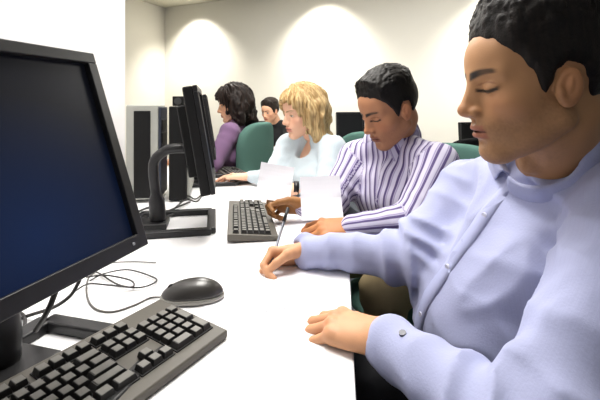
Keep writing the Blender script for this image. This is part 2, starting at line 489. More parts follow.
def body_axes(J):
    w = unit(J['sh'][0]-J['sh'][1]); t = unit(J['neck']-J['pelvis']); f = unit(np.cross(w, t)); t = np.cross(f, w); return w, t, f   # left, up, forward
def shirt_sdf(J, k=1.0, fem=False, folds=1.0, cuffs=True, seed=1, grow=0.0, loose=1.0):
    w, t, f = body_axes(J); s = SDF()
    pel, nk = J['pelvis'], J['neck']; mid = (J['sh'][0]+J['sh'][1])/2
    tl = np.linalg.norm(mid-pel)
    waist = pel+(mid-pel)*.38-f*.0+J.get('belly', 0)*f; chest = mid-t*.11+f*.015; up = mid-t*.055
    g = grow
    sw = .86 if fem else 1.0
    s.cap(pel, waist, .118*k+g, .110*k*sw+g, k=.04, w=w, sc=1.35, tg='torso')
    s.cap(waist, chest, .110*k*sw+g, .114*k+g, k=.05, w=w, sc=1.42, tg='torso')
    s.cap(chest, up, .108*k+g, .080*k+g, k=.05, w=w, sc=1.7, tg='torso')
    if fem:
        for y in (1, -1): s.ell(chest+f*.085*k+w*y*.07-t*.02, (.055, .055, .055), k=.04, tg='torso')
    for i in (0, 1):
        sh, el, wr = J['sh'][i], J['el'][i], J['wr'][i]+np.array(J.get('wrs', ((0, 0, 0), (0, 0, 0)))[i])
        s.cap(nk-t*J.get('trap', .012), sh+t*.008, .044*k+g, .050*k+g, k=.045, tg='torso')
        s.cap(sh, el, .060*k*loose+g, .050*k*loose+g, k=.035, tg='arm%d' % i)
        ce = wr+unit(wr-el)*J.get('cuff', -.005)
        s.cap(el, ce, .049*k*loose+g, .030*k*loose+g, k=.02, tg='fore%d' % i)
        if cuffs:
            d = unit(ce-el); s.cap(ce-d*.055, ce-d*.006, .0340*k+g, .0325*k+g, k=.004, tg='fore%d' % i)
        if J.get('open_cuff'): s.cap(ce+unit(ce-el)*.016, ce+unit(ce-el)*.06, .0245*k, .028*k, k=.002, op='s')
    # neck hole
    s.cap(nk+t*J.get('hole', -.01), nk+t*.10+J.get('nk_off', 0)*f, .052*k, .06*k, k=.01, op='s')
    if J.get('vneck'): s.ell(nk+f*.080-t*.035, (.045, .045, .075), frame(f, w), k=.008, op='s')
    if folds:
        lo = np.min([o[2] for o in s.ops], 0); hi = np.max([o[3] for o in s.ops], 0)
        segs = [(J['sh'][i], J['el'][i]) for i in (0, 1)]+[(J['el'][i], J['wr'][i]) for i in (0, 1)]
        def fd(x, y, z):
            x, y, z = np.broadcast_arrays(x, y, z)
            a = (x*w[0]+y*w[1]+z*w[2]); b = (x*t[0]+y*t[1]+z*t[2]); c = (x*f[0]+y*f[1]+z*f[2])
            wx = vnoise(x*7, y*7, z*7, seed)
            n1 = vnoise(a*9+b*7+wx*1.5, b*5-a*6, c*6, seed+1)
            n2 = vnoise(a*22+b*9+wx*2, b*9, c*15, seed+2)
            r = (1-np.abs(n1)*2.2)*.0042+(1-np.abs(n2)*2)*.0018
            out = -r
            for i, (p, q) in enumerate(segs):
                ba = q-p; L = np.linalg.norm(ba); u = ba/L
                h = ((x-p[0])*u[0]+(y-p[1])*u[1]+(z-p[2])*u[2])
                dist = np.sqrt(np.maximum((x-p[0])**2+(y-p[1])**2+(z-p[2])**2-h*h, 0))
                m = sstep(.11, .065, dist)*sstep(-.03, .02, h)*sstep(L+.03, L-.02, h)
                ej = np.exp(-((h-(L if i < 2 else 0))/.07)**2)
                ph = vnoise(x*9, y*9, z*9, seed+i)*3.0
                fr = -(1-np.abs(np.sin(h*52+ph)))*.0055*(.35+ej)
                out = out*(1-m)+(fr-.5*r)*m
            return out*folds
        s.fn(fd, lo, hi, op='d')
    return s
def stripe_coord(P, s, J):
    w, t, f = body_axes(J); names = ['torso', 'arm0', 'arm1', 'fore0', 'fore1']
    idx = s.tags(P, names); mid = (J['sh'][0]+J['sh'][1])/2
    a = (P-mid) @ w; c = (P-mid) @ f
    out = np.where(c > 0, a, .5-a)
    out = a+.25*np.abs(c)*np.sign(a)
    for i in (0, 1):
        for nm, p, q, r in (('arm%d' % i, J['sh'][i], J['el'][i], .055), ('fore%d' % i, J['el'][i], J['wr'][i], .045)):
            u = unit(q-p); e1 = unit(np.cross(u, f+.01)); e2 = np.cross(u, e1)
            d = P-p; th = np.arctan2(d @ e2, d @ e1)
            out = np.where(idx == names.index(nm), th*r+.3, out)
    return out

def collar_sdf(J, R0=.066, H=.036, flare=.55, droop=.035, gap=.20, tilt=0):
    w, t, f = body_axes(J); nk = J['neck']
    ax = unit(J['headbase']-nk) if 'headbase' in J else t
    ax = unit(t*(1-J.get('col_ax', .5))+ax*J.get('col_ax', .5)); ax = unit(ax+f*J.get('col_tilt', 0)); ff = unit(f-(f @ ax)*ax); ww = np.cross(ax, ff)
    o = nk+ax*J.get('col_up', .040)+ff*J.get('col_off', .004)
    s = SDF()
    def fn(x, y, z):
        x, y, z = np.broadcast_arrays(x, y, z)
        a = (x-o[0])*ff[0]+(y-o[1])*ff[1]+(z-o[2])*ff[2]
        b = (x-o[0])*ww[0]+(y-o[1])*ww[1]+(z-o[2])*ww[2]
        c = (x-o[0])*ax[0]+(y-o[1])*ax[1]+(z-o[2])*ax[2]
        th = np.abs(np.arctan2(b, a)); r = np.sqrt(a*a+b*b)
        top = .020+.010*sstep(1.2, 2.6, th)-.012*sstep(.9, .2, th)
        front = np.exp(-((th-.62)/.40)**2)
        bot = top-H-droop*front
        q = top-c
        Rr = R0+flare*np.clip(q, 0, .2)-.004*np.exp(-(q/.006)**2)
        d = np.abs(r-Rr)*.85-.0019
        # inner stand
        d2 = np.maximum(np.abs(r-(R0-.006))-.0018, np.maximum(c-top, -.03-c))
        g = gap+np.clip(q, 0, 1)*J.get('vopen', 3.5)
        leaf = np.maximum(np.maximum(d, c-top), np.maximum(bot-c, (g-th)*R0))
        st = np.maximum(d2, (gap*.9-th)*R0)
        return np.minimum(leaf, st)
    e = .13
    s.fn(fn, o-e, o+e)
    return s

# ------------------------------------------------------------------ a person
def person(label, J, skin, head, hairspec, top, bottom, hands, group=None, hres=.0026, cres=.007, cat='person', top_name='shirt'):
    root = empty('person', (J['pelvis'][0], J['pelvis'][1], 0), label, cat, group)
    R = head['R']; hp = head['pos']; fem = head.get('fem', False); hs = head.get('scale', 1.0)
    inv = lambda p: (R.T @ (p-hp))/hs
    nk = inv(J['neck']-unit(J['neck']-J['pelvis'])*J.get('nkdown', 0))
    parts = []; cols = []
    hsdf = head_sdf(fem, nk, head.get('neck_r', .056 if not fem else .047))
    P, Fc = hsdf.mesh(hres); P = relax(P, Fc, 1, .4)
    col = head_colour(P, skin, head)
    parts.append((P*hs @ R.T+hp, Fc)); cols.append(col)
    for i, h in enumerate(hands):
        if h is None: continue
        H = hand_sdf(h.get('curls', RELAX), h.get('thumb', T_REL), fore=h.get('fore', .05))
        P, Fc = H.mesh(h.get('res', .0022)); P = relax(P, Fc, 1, .4)
        left = i == 0
        x = unit(h['x']); y = np.array(h['y'], float); y = unit(y-(y @ x)*x); z = np.cross(x, y)
        if left: z = -z
        M = np.stack([x, y, z], 1)*h.get('s', 1.0)
        n = vnoise(P[:, 0]*90, P[:, 1]*90, P[:, 2]*90)
        sk = np.array(lin(h.get('skin', skin)))
        c = np.tile(sk, (len(P), 1))*(1+.06*n)[:, None]
        kn = np.exp(-((P[:, 0]-.088)/.008)**2)*sstep(.0, .01, P[:, 2]); c = mixc(c, sk*np.array((1, .75, .68)), .35*kn)
        tipm = sstep(.125, .15, P[:, 0]); c = mixc(c, np.clip(sk*np.array((1.12, .85, .80)), 0, 1), .4*tipm)
        if left: Fc = Fc[:, ::-1]
        parts.append((P @ M.T+J['wr'][i], Fc)); cols.append(c)
    # body under the clothes
    B = SDF(); w, t, f = body_axes(J); mid = (J['sh'][0]+J['sh'][1])/2; k = J.get('k', 1.0)
    B.cap(J['pelvis'], mid-t*.1, .085*k, .094*k, k=.03, w=w, sc=1.4)
    B.cap(mid-t*.1, J['neck']-t*.03, .08*k, .04*k, k=.03, w=w, sc=1.3)
    B.cap(J['neck']-t*.06, J['neck']+t*.005, .040*k, .040*k, k=.01)
    for i in (0, 1):
        wo = J['wr'][i]+np.array(J.get('wrs', ((0, 0, 0), (0, 0, 0)))[i]); B.cap(J['sh'][i], J['el'][i], .036*k, .030*k, k=.01); B.cap(J['el'][i], wo, .028*k, .017*k, k=.01)
        B.cap(J['hip'][i], J['kn'][i], .068*k, .045*k, k=.03); B.cap(J['kn'][i], J['an'][i], .045*k, .03*k, k=.02)
    P, Fc = B.mesh(.012); parts.append((P, Fc)); cols.append(np.tile(np.array(lin(skin)), (len(P), 1)))
    me = to_mesh('body', parts, {'col': cols})
    link('body', me, mat('skin_%s' % top_name+str(int(skin[0])), skin, rough=.5, spec=.35, attr='col', bump=.12, bscale=500, sss=0), root)
    # hair
    if hairspec:
        s = hairspec['sdf']; P, Fc = s.mesh(max(hres, hairspec.get('res', .0028)), pad=.02)
        P = relax(P, Fc, 1, .3)
        base = np.array(lin(hairspec['col'])); hi = np.array(lin(hairspec['hi']))
        a = np.arctan2(P[:, 1], -P[:, 0]+.03)
        n = vnoise(a*40, P[:, 2]*14, P[:, 0]*20, 4)*.6+vnoise(P[:, 0]*200, P[:, 1]*200, P[:, 2]*40, 6)*.4
        c = base[None]*(1-sstep(-.5, .7, n)[:, None])+hi[None]*sstep(-.5, .7, n)[:, None]
        me = to_mesh('hair', [(P*hs @ R.T+hp, Fc)], {'col': [c]})
        link('hair', me, mat('hair_'+top_name+str(hairspec['col'][0]), hairspec['col'], rough=hairspec.get('rough', .5), spec=.25, attr='col', bump=.5, bscale=350), root)
    # top
    s = shirt_sdf(J, k=top.get('k', 1.0), fem=fem, folds=top.get('folds', 1), cuffs=top.get('cuffs', True), seed=top.get('seed', 1), loose=top.get('loose', 1))
    P, Fc = s.mesh(cres); P = relax(P, Fc, 1, .4)
    me = to_mesh(top_name, [(P, Fc)], {'stripe': [stripe_coord(P, s, J)]})
    sh = link(top_name, me, top['mat'], root)
    if top.get('collar', True):
        cs = collar_sdf(J, **top.get('col', {}))
        P, Fc = cs.mesh(top.get('colres', .002), pad=.0); P = relax(P, Fc, 1, .3)
        me = to_mesh('collar', [(P, Fc)], {'stripe': [(P @ w)*1.0+.2*(P @ t)]})
        link('collar', me, top.get('cmat', top['mat']), sh)
    # trousers
    T = SDF()
    T.cap(J['hip'][0], J['hip'][1], .115*k, .115*k, k=.03)
    T.cap(J['pelvis']-t*.04, J['pelvis']+t*.02, .112*k, .105*k, k=.03, w=w, sc=1.35)
    for i in (0, 1):
        T.cap(J['hip'][i], J['kn'][i], .092*k, .068*k, k=.03); T.cap(J['kn'][i], J['an'][i]+np.array((0, 0, .03)), .066*k, .052*k, k=.02)
    lo = np.min([o[2] for o in T.ops], 0); hi = np.max([o[3] for o in T.ops], 0)
    T.fn(lambda x, y, z: -(1-np.abs(vnoise(x*12, y*12, z*18, 9))*2)*.004+0*z, lo, hi, op='d')
    P, Fc = T.mesh(.010); me = to_mesh('trousers', [(P, Fc)], {}); link('trousers', me, bottom, root)
    for i in (0, 1):
        a = J['an'][i]; d = unit([*(J['kn'][i]-J['hip'][i])[:2], 0]); g = np.array((a[0], a[1], 0))
        S = SDF(); S.cap(g+np.array((0, 0, .045))-d*.04, g+d*.16+np.array((0, 0, .035)), .042, .034, k=0, w=np.cross(d, (0, 0, 1)), sc=1.15)
        S.cap(g+np.array((0, 0, .05)), g+np.array((0, 0, .10)), .043, .045, k=.03)
        S.fn(lambda x, y, z: -z+.001+0*x+0*y, g-.3, g+.3, op='i')
        P, Fc = S.mesh(.007); me = to_mesh('shoe', [(P, Fc)], {})
        link('shoe', me, mat('black_leather', (22, 20, 20), rough=.35), root)
    return root, s, sh
def head_R(face, roll=0):
    f = unit(face); l = unit(np.cross((0, 0, 1), f)); u = np.cross(f, l)
    a = math.radians(roll); l2 = l*math.cos(a)+u*math.sin(a); u2 = np.cross(f, l2)
    return np.stack([f, l2, u2], 1)
def march(s, p, d, n=60):
    p = np.array(p, float); d = unit(d)
    for _ in range(n):
        q = float(s.ev(np.array([p[0]]), np.array([p[1]]), np.array([p[2]]))[0])
        p = p+d*q*.7
        if abs(q) < .0003: break
    return p

# =================================================================== SETTING
wallm = mat('wall_paint', (238, 235, 226), rough=.85, spec=.2, vary=.012, bump=.08, bscale=60)
partm = mat('partition_paint', (236, 234, 236), rough=.8, spec=.2, vary=.012, bump=.08, bscale=60)
ceilm = mat('ceiling_paint', (216, 212, 196), rough=.9, spec=.1, vary=.01)
floorm = mat('carpet', (70, 74, 82), rough=.95, spec=.1, vary=.2, bump=.8, bscale=400)
CEIL = 2.587
corner = np.array((-2.07, 6.13)); du = unit((1.76, -.80)); dv = np.array((-du[1], du[0]))
if dv[1] < 0: dv = -dv                       # away from the room
def quad_wall(name, a, b, z0, z1, th, nrm, m):
    a = np.array(a); b = np.array(b); n = unit(nrm)*th
    o = MB().prism([tuple(a), tuple(b), tuple(b+n), tuple(a+n)], z0, z1).build(name, m)
    return tag(o, kind='structure')
quad_wall('wall_back', corner-du*.15, corner+du*9, 0, CEIL, .15, dv, wallm)
quad_wall('wall_side', corner, corner-dv*8, 0, CEIL, .15, -du, wallm)
row = unit((-.2125, 1, 0))[:2]
pe = np.array((-.769, 1.758))
quad_wall('wall_left', pe, pe-row*3.4, 0, CEIL, .12, (-row[1], row[0]), partm)
tag(MB().prism([(-7, -3), (8, -3), (8, 9), (-7, 9)], -.05, 0).build('floor', floorm), kind='structure')
tag(MB().prism([(-7, -3), (8, -3), (8, 9), (-7, 9)], CEIL, CEIL+.1).build('ceiling', ceilm), kind='structure')
quad_wall('wall_right', (6.5, -3), (6.5, 2.3), 0, CEIL, .15, (1, 0), wallm)
bbm = mat('baseboard_paint', (225, 222, 214), rough=.5)
quad_wall('baseboard_back', corner+du*.01-dv*.015, corner+du*9-dv*.015, 0, .1, .015, dv, bbm)

# =================================================================== DESK
deskm = mat('white_laminate', (244, 244, 246), rough=.35, spec=.35, vary=.004)
edge = [(.035, .10), (.071, .505), (.108, .865), (.128, 1.12), (.075, 1.40), (-.06, 1.68), (-.24, 1.98), (-.50, 2.35), (-.66, 2.75)]
es = [tuple(p[:2]) for p in spline([(x, y, 0) for x, y in edge], 6)]
pf = np.array((-.948, 2.60)); back = [tuple(pf+np.array((row[1], -row[0]))*.02+row*.15), tuple(pf-row*2.55+np.array((row[1], -row[0]))*.02)]
desk = empty('desk', (-.3, 1.2, 0), 'long white laminate desk running along the partition under the computers', 'desk')
MB().prism(es+back, DESK-.028, DESK).build('desktop', deskm, desk, bevel=.003)
legm = mat('leg_metal', (120, 122, 126), rough=.35, metal=.8)
for x, y in ((-.02, .22), (-.44, .2), (.03, 1.2), (-.55, 1.3), (-.62, 2.5), (-.86, 2.6)):
    MB().tube([(x, y, 0), (x, y, DESK-.028)], .022, 16).build('leg', legm, desk, smooth=True)

# =================================================================== COMPUTER KIT
blk = mat('black_plastic', (26, 26, 28), rough=.38, spec=.45, bump=.06, bscale=900)
blk2 = mat('matt_black_plastic', (12, 12, 13), rough=.6, spec=.3)
scr = None
def screen_mat():
    m = bpy.data.materials.new('dark_screen_painted_glow'); m.use_nodes = True; nt = m.node_tree; b = nt.nodes['Principled BSDF']
    tc = nt.nodes.new('ShaderNodeTexCoord'); mp = nt.nodes.new('ShaderNodeMapping')
    mp.inputs['Location'].default_value = (.15, 0, -.40); mp.inputs['Scale'].default_value = (5.0, 1, 6.0)
    g = nt.nodes.new('ShaderNodeTexGradient'); g.gradient_type = 'SPHERICAL'
    r = nt.nodes.new('ShaderNodeValToRGB'); e = r.color_ramp.elements
    e[0].color = (*lin((8, 9, 14)), 1); e[1].color = (*lin((10, 40, 84)), 1)
    nt.links.new(tc.outputs['Object'], mp.inputs[0]); nt.links.new(mp.outputs[0], g.inputs[0]); nt.links.new(g.outputs[0], r.inputs[0])
    nt.links.new(r.outputs[0], b.inputs['Emission Color']); b.inputs['Emission Strength'].default_value = .6  # blue reflection on the dark panel, painted in as an emission gradient
    b.inputs['Base Color'].default_value = (.006, .007, .012, 1)
    b.inputs['Roughness'].default_value = .35; b.inputs['Specular IOR Level'].default_value = .15
    return m
scr = screen_mat()
def monitor(loc, ang, tilt, W, Hh, clear, label, group=None, base_ang=None, base_off=(0, 0), neck_y=-.075, sm=None):
    """loc: desk point under the centre of the panel; local +y = screen normal, x along the panel"""
    root = empty('monitor', (loc[0], loc[1], loc[2]), label, 'monitor', group, rz=ang)
    T = Matrix.Translation((0, 0, clear)) @ Matrix.Rotation(tilt, 4, 'X')
    def put(o): o.matrix_local = T; return o
    bz = .017; th = .012
    # housing: frame around the screen, hollow front
    b = MB()
    b.box((0, -.018, Hh/2), (W/2, .014, Hh/2))
    b.box((0, -.042, Hh*.5), (W*.36, .016, Hh*.34), None, top=1)
    put(b.build('housing', blk2, root, bevel=.005, world=False))
    b = MB()
    for (cx, cz, hx, hz) in ((0, Hh-bz/2, W/2, bz/2), (0, bz*.6, W/2, bz*.6), (-W/2+bz/2, Hh/2, bz/2, Hh/2-bz), (W/2-bz/2, Hh/2, bz/2, Hh/2-bz)):
        b.box((cx, .001, cz), (hx, .006, hz))
    put(b.build('bezel', blk, root, bevel=.0015, world=False))
    put(MB().box((0, -.0035, Hh/2), (W/2-bz*.9, .002, Hh/2-bz*.9)).build('screen', sm or scr, root, world=False))
    b = MB(); b.tube([(-W/2+.030, .006, bz*.6), (-W/2+.030, .0085, bz*.6)], .0022, 12)
    put(b.build('power_button', mat('grey_button', (150, 152, 158), rough=.3), root, world=False))
    # neck and ring shaped foot
    ba = (base_ang if base_ang is not None else 0)
    Rb = rotz(ba); off = np.array((*base_off, 0))
    n0 = Rb @ np.array((0, neck_y+.0, .0))+np.array((off[0], 0, 0))
    pts = spline([n0+(0, 0, .012), n0+(0, -.004, .08), (n0[0]*.6, neck_y-.012, clear+Hh*.20), (n0[0]*.4, neck_y+.02, clear+Hh*.33), (0, (neck_y-.075)/2, clear+Hh*.36), (0, -.068, clear+Hh*.36)], 5)
    b = MB(); b.tube(pts, [.024]*6+[.015]*(len(pts)-6), 14)
    b.build('neck', blk, root, smooth=True, world=False)
    b = MB(); bw, bd = .110, .115

    for hx, hy, c in ((bw, .013, (0, bd)), (bw, .016, (0, -bd)), (.014, bd, (bw, 0)), (.014, bd, (-bw, 0))):
        b.box(Rb @ np.array((c[0], c[1]-.02, .009))+off, (hx+.001*0, hy, .009), Rb)
    b.box(Rb @ np.array((0, -.085, .009))+off, (.045, .05, .009), Rb)
    b.build('stand_base', blk, root, bevel=.004, world=False)
    return root

# near monitor: panel runs away from the camera, screen towards the chair side
p_far = at(145, 245, .59)                    # lower far corner
pd = unit((.262, .965, 0)); Wn, Hn = .375, .300
cen = p_far-pd*Wn/2
ang_n = math.atan2(-pd[1], -pd[0])           # local x runs towards the camera so that local y = screen normal
ang_n = math.atan2(pd[1], pd[0])
# with x = pd, y = left of pd which points to -x: turn round so the screen faces +x
ang_n += math.pi
near_mon = monitor((cen[0], cen[1], DESK), ang_n, math.radians(19), Wn, Hn, p_far[2]-DESK,
        'large black flat monitor filling the left edge, dark screen with a painted blue glow', base_ang=math.radians(0), base_off=(-.10, -.070), neck_y=-.165)
# second monitor
r3 = np.array((*row, 0))
W2 = .36
p2 = at(213, 195, 1.06); c2 = p2+r3*W2/2
ang2 = math.atan2(row[1], row[0])+math.pi
monitor((c2[0], c2[1], DESK), ang2, math.radians(9.5), W2, .295, p2[2]-DESK, 'black monitor seen edge-on beside the grey computer tower', base_ang=0, base_off=(-.02, -.10), neck_y=-.165)
p3 = at(217, 168, 1.75); c3 = p3+r3*W2/2
monitor((c3[0]-.01, c3[1], DESK), ang2, math.radians(9), W2, .29, .13, 'black monitor hidden behind the edge-on monitor, beside the woman in purple')

# computer tower
silver = mat('silver_plastic', (172, 173, 166), rough=.4)
def tower(x0, y0, w, d, h, label, rz, flip=False):
    root = empty('computer_tower', (x0, y0, DESK), label, 'computer', rz=rz)
    MB().box((w/2, d/2, h/2+.008), (w/2, d/2, h/2-.004)).build('case', silver, root, bevel=.004, world=False)
    b = MB(); b.box((w*.50, -.001, h*.50), (w*.26, .003, h*.45)); b.build('side_panel', blk2, root, bevel=.002, world=False)
    b = MB(); b.box((w+.004, d/2, h/2+.006), (.006, d/2-.004, h/2-.01)); b.build('front_panel', mat('navy_plastic', (44, 50, 64), rough=.4), root, bevel=.002, world=False)
    b = MB(); b.box((w+.011, d*.45, h*.80), (.002, d*.36, .020)); b.box((w+.011, d*.45, h*.66), (.002, d*.36, .020))
    b.build('drive_bay', blk, root, bevel=.001, world=False)
    b = MB(); b.box((w+.011, d*.45, h*.50), (.002, .012, .008)); b.build('power_button', mat('grey_button', (150, 152, 158)), root, bevel=.001, world=False)
    for i, (fx, fy) in enumerate(((.02, .02), (w-.02, .02), (.02, d-.02), (w-.02, d-.02))):
        MB().tube([(fx, fy, 0), (fx, fy, .006)], .010, 12).build('foot', blk2, root, smooth=False, world=False)
    return root
tw = at(126, 204, 1.50)
tower(tw[0], tw[1], .115, .17, .366, 'grey and black computer tower beside the white partition', math.atan2(row[1], row[0])-math.pi/2-.03)
tw = at(169, 203, 1.52)
t2 = empty('computer_tower', (tw[0], tw[1], DESK), 'black slim computer tower squeezed between grey tower and edge-on monitor', 'computer', rz=.2)
MB().box((.032, .15, .185), (.033, .15, .180)).build('case', blk2, t2, bevel=.005, world=False)
MB().box((.070, .15, .185), (.005, .14, .165)).build('front_panel', silver, t2, bevel=.003, world=False)
for fx, fy in ((.02, .03), (.05, .03), (.02, .27), (.05, .27)):
    MB().tube([(fx, fy, 0), (fx, fy, .006)], .009, 10).build('foot', blk2, t2, world=False)
# small speaker on top of the black tower
sp = empty('speaker', (tw[0]+.012, tw[1]+.03, DESK+.365), 'small black desk speaker on top of the slim tower', 'speaker')
MB().box((.012, .03, .020), (.022, .028, .019)).build('cabinet', blk2, sp, bevel=.003, world=False)
MB().tube([(.012, .001, .020), (.012, -.001, .020)], .014, 16).build('speaker_cone', mat('cone', (50, 50, 52)), sp, world=False)

# ------------------------------------------------------------------ keyboards
kbody = mat('keyboard_body', (88, 84, 77), rough=.5, spec=.4, bump=.05, bscale=600)
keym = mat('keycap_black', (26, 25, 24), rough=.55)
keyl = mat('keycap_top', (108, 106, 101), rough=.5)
bedm = mat('key_bed', (16, 15, 15), rough=.7)
def key_layout():
    u = .0188; K = []
    y0 = [0, .026, .026+u, .026+2*u, .026+3*u, .026+4*u]     # from the back row towards the user
    def rowk(x, y, ws):
        for w in ws:
            if w > 0: K.append((x+w*u/2, y, w*u, u))
            x += abs(w)*u
    rowk(0, y0[0], [1, -1, 1, 1, 1, 1, -.5, 1, 1, 1, 1, -.5, 1, 1, 1, 1])
    rowk(0, y0[1], [1]*13+[2]); rowk(0, y0[2], [1.5]+[1]*12+[1.5])
    rowk(0, y0[3], [1.75]+[1]*11+[2.25]); rowk(0, y0[4], [2.25]+[1]*10+[2.75])
    rowk(0, y0[5], [1.5, 1.25, 1.25, 5.5, 1.25, 1.25, 1.25, 1.75])
    xn = 15.25*u
    for r in (0, 1, 2): rowk(xn, y0[r], [1, 1, 1])
    rowk(xn+u, y0[4], [1]); rowk(xn, y0[5], [1, 1, 1])
    xp = 18.5*u
    rowk(xp, y0[1], [1]*4); rowk(xp, y0[2], [1]*3); rowk(xp, y0[3], [1]*3); rowk(xp, y0[4], [1]*3); rowk(xp, y0[5], [2, 1])
    K.append((xp+3.5*u, (y0[2]+y0[3])/2, u, 2*u)); K.append((xp+3.5*u, (y0[4]+y0[5])/2, u, 2*u))
    return K, 22.5*u, y0[5]+u
def keyboard(loc, rz, label, detailed, S=1.0, group=None):
    K, LW, LD = key_layout(); mx, my = .012, .017
    root = empty('keyboard', loc, label, 'keyboard', group, rz=rz)
    # local: origin at the back right corner, x runs left -> right (negative inside), y away from the user is 0
    W = LW+2*mx; D = LD+2*my+.006
    def zt(y): return .026+(y/D)*.012                      # y negative towards the user
    vs = [(-W, 0, .006), (0, 0, .006), (0, -D, .001), (-W, -D, .001), (-W, 0, zt(0)), (0, 0, zt(0)), (0, -D, zt(-D)), (-W, -D, zt(-D))]
    vs = [(x*S, y*S, z) for x, y, z in vs]
    MB().add(vs, [(0, 1, 2, 3), (4, 7, 6, 5), (0, 4, 5, 1), (1, 5, 6, 2), (2, 6, 7, 3), (3, 7, 4, 0)]).build('keyboard_case', kbody, root, bevel=.003, world=False)
    # recessed dark beds behind the key blocks
    b = MB(); u = .0188
    sl = math.atan2(.012, D)
    Rx = np.array([[1, 0, 0], [0, math.cos(sl), -math.sin(sl)], [0, math.sin(sl), math.cos(sl)]])
    def P(x, y, dz=0): yy = -(my+y+u/2); return np.array(((-W+mx+x)*S, yy*S, zt(yy)+dz))
    for (xa, xb, ya, yb) in ((0, 15*u, .026-u/2, .026+4.5*u), (15.25*u, 18.25*u, .026-u/2, .026+1.5*u), (15.25*u, 18.25*u, .026+3.5*u, .026+4.5*u),
                             (18.5*u, 22.5*u, .026-u/2, .026+4.5*u), (0, u, -u/2, u/2), (2*u, 6*u, -u/2, u/2), (6.5*u, 10.5*u, -u/2, u/2), (11*u, 15*u, -u/2, u/2), (15.25*u, 18.25*u, -u/2, u/2)):
        b.box(P((xa+xb)/2, (ya+yb)/2, .0005), ((xb-xa)/2*S+.0008, (yb-ya)/2*S+.0008, .0012), Rx)
    b.build('key_bed', bedm, root, world=False)
    order = sorted(K, key=lambda k: -k[0]+k[1]*.3)
    cache = {}; rest = MB(); cnt = 0
    for (x, y, w, d) in order:
        def cap(b, c, R):
            b.box(c, (w*S/2-.0010, d*S/2-.0010, .0038), R, 0, top=.80)
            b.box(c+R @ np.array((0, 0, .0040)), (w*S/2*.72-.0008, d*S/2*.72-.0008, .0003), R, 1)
        c = P(x, y, .0052)
        if detailed and cnt < 100:
            key = (round(w, 4), round(d, 4))
            if key not in cache:
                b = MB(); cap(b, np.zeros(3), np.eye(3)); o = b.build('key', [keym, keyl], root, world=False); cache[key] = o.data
            else:
                o = bpy.data.objects.new('key', cache[key]); C.objects.link(o); o.parent = root
            o.location = c; o.rotation_euler = (sl, 0, 0); cnt += 1
        else: cap(rest, c, Rx)
    if rest.v:
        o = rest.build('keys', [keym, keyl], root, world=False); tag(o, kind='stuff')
    return root
A = np.array((-.2485, .712)); ld = unit((-.50, -.866))
keyboard((A[0], A[1], DESK), math.atan2(-ld[1], -ld[0]), 'black and grey keyboard in the near left corner of desk', True, S=.97)
# second keyboard: user side faces the chairs
kb2 = on_desk(232, 202, .02)
e2 = unit((-.215, 1.0))
# right end nearest the camera? users face -x, so their right hand is on the far side: x axis runs away from camera
kb = keyboard((0, 0, DESK), 0, 'dark grey keyboard lying on desk before the man in striped shirt', False, S=.86)
ax = unit((-.165, 1)); kb.rotation_euler = (0, 0, math.atan2(ax[1], ax[0]))
b2 = on_desk(229, 202, .02); kb.location = (b2[0], b2[1], DESK)
kb3 = keyboard((0, 0, DESK), 0, 'black keyboard under the hand of the blonde woman', False, S=.86)
b3 = np.array((-.47, 2.08)); ax = unit((-.45, 1)); kb3.rotation_euler = (0, 0, math.atan2(ax[1], ax[0])); kb3.location = (b3[0], b3[1]+.12, DESK)

# ------------------------------------------------------------------ mouse
mm = on_desk(192, 299)
mouse = empty('computer_mouse', (mm[0], mm[1], DESK), 'dark grey computer mouse with silver sides beside the near keyboard', 'mouse')
md = unit((1.0, .10, 0)); Rm = frame(-md, np.cross((0, 0, 1), -md))     # x towards the buttons (left, cable end)
def mouse_mesh(name, m, z0, z1, grow):
    s = SDF(); o = np.array((mm[0], mm[1], DESK))
    s.ell(o+Rm @ np.array((-.010, 0, .008)), (.050+grow, .031+grow, .031), Rm, k=0)
    s.ell(o+Rm @ np.array((.026, 0, .006)), (.032+grow, .027+grow, .020), Rm, k=.02)
    s.fn(lambda x, y, z: np.maximum(o[2]+z0-z, z-o[2]-z1)+0*x+0*y, o-.2, o+.2, op='i', k=.003)
    P, Fc = s.mesh(.0016); P = relax(P, Fc, 2, .4)
    return link(name, to_mesh(name, [(P, Fc)], {}), m, mouse)
mouse_mesh('shell', mat('mouse_top', (52, 50, 48), rough=.3, spec=.6), .0105, .06, 0)
mouse_mesh('base', mat('mouse_silver', (150, 148, 142), rough=.3, metal=.3), .001, .0105, .0012)
w0 = np.array((mm[0], mm[1], DESK))+Rm @ np.array((.038, 0, .0225))
MB().tube([w0-Rm[:, 1]*.003, w0+Rm[:, 1]*.003], .0075, 16).build('scroll_wheel', blk, mouse)
cable_m = mat('cable_black', (40, 38, 38), rough=.5)
cb = mat('cable_grey', (95, 92, 88), rough=.5)
def dpts(L, z=.002): return [on_desk(u, v)+np.array((0, 0, z)) for u, v in L]
c0 = np.array((mm[0], mm[1], DESK))+Rm @ np.array((.056, 0, .006))
pts = [c0]+dpts([(150, 299), (135, 306), (112, 313), (94, 309), (87, 296), (88, 280), (96, 272)])
MB().tube(spline(pts, 7), .0018, 8).build('cord', cb, mouse, smooth=True)
def cable(L, r, label, m=cable_m, ends=None, z=.003, group=None):
    pts = dpts(L, z)
    if ends: pts = pts+[np.array(e) for e in ends]
    o = MB().tube(spline(pts, 7), r, 8).build('cable', m, None, smooth=True); return tag(o, label, 'cable', group)
cable([(94, 268), (112, 264), (135, 263), (156, 264)], .0015, 'thin grey cable lying straight out behind the mouse', cb)
cable([(90, 283), (104, 276), (128, 272), (152, 279), (156, 284), (140, 290), (118, 287), (98, 275), (84, 272)], .0017, 'thin dark cable curled in a long loop on desk', cable_m, z=.005)
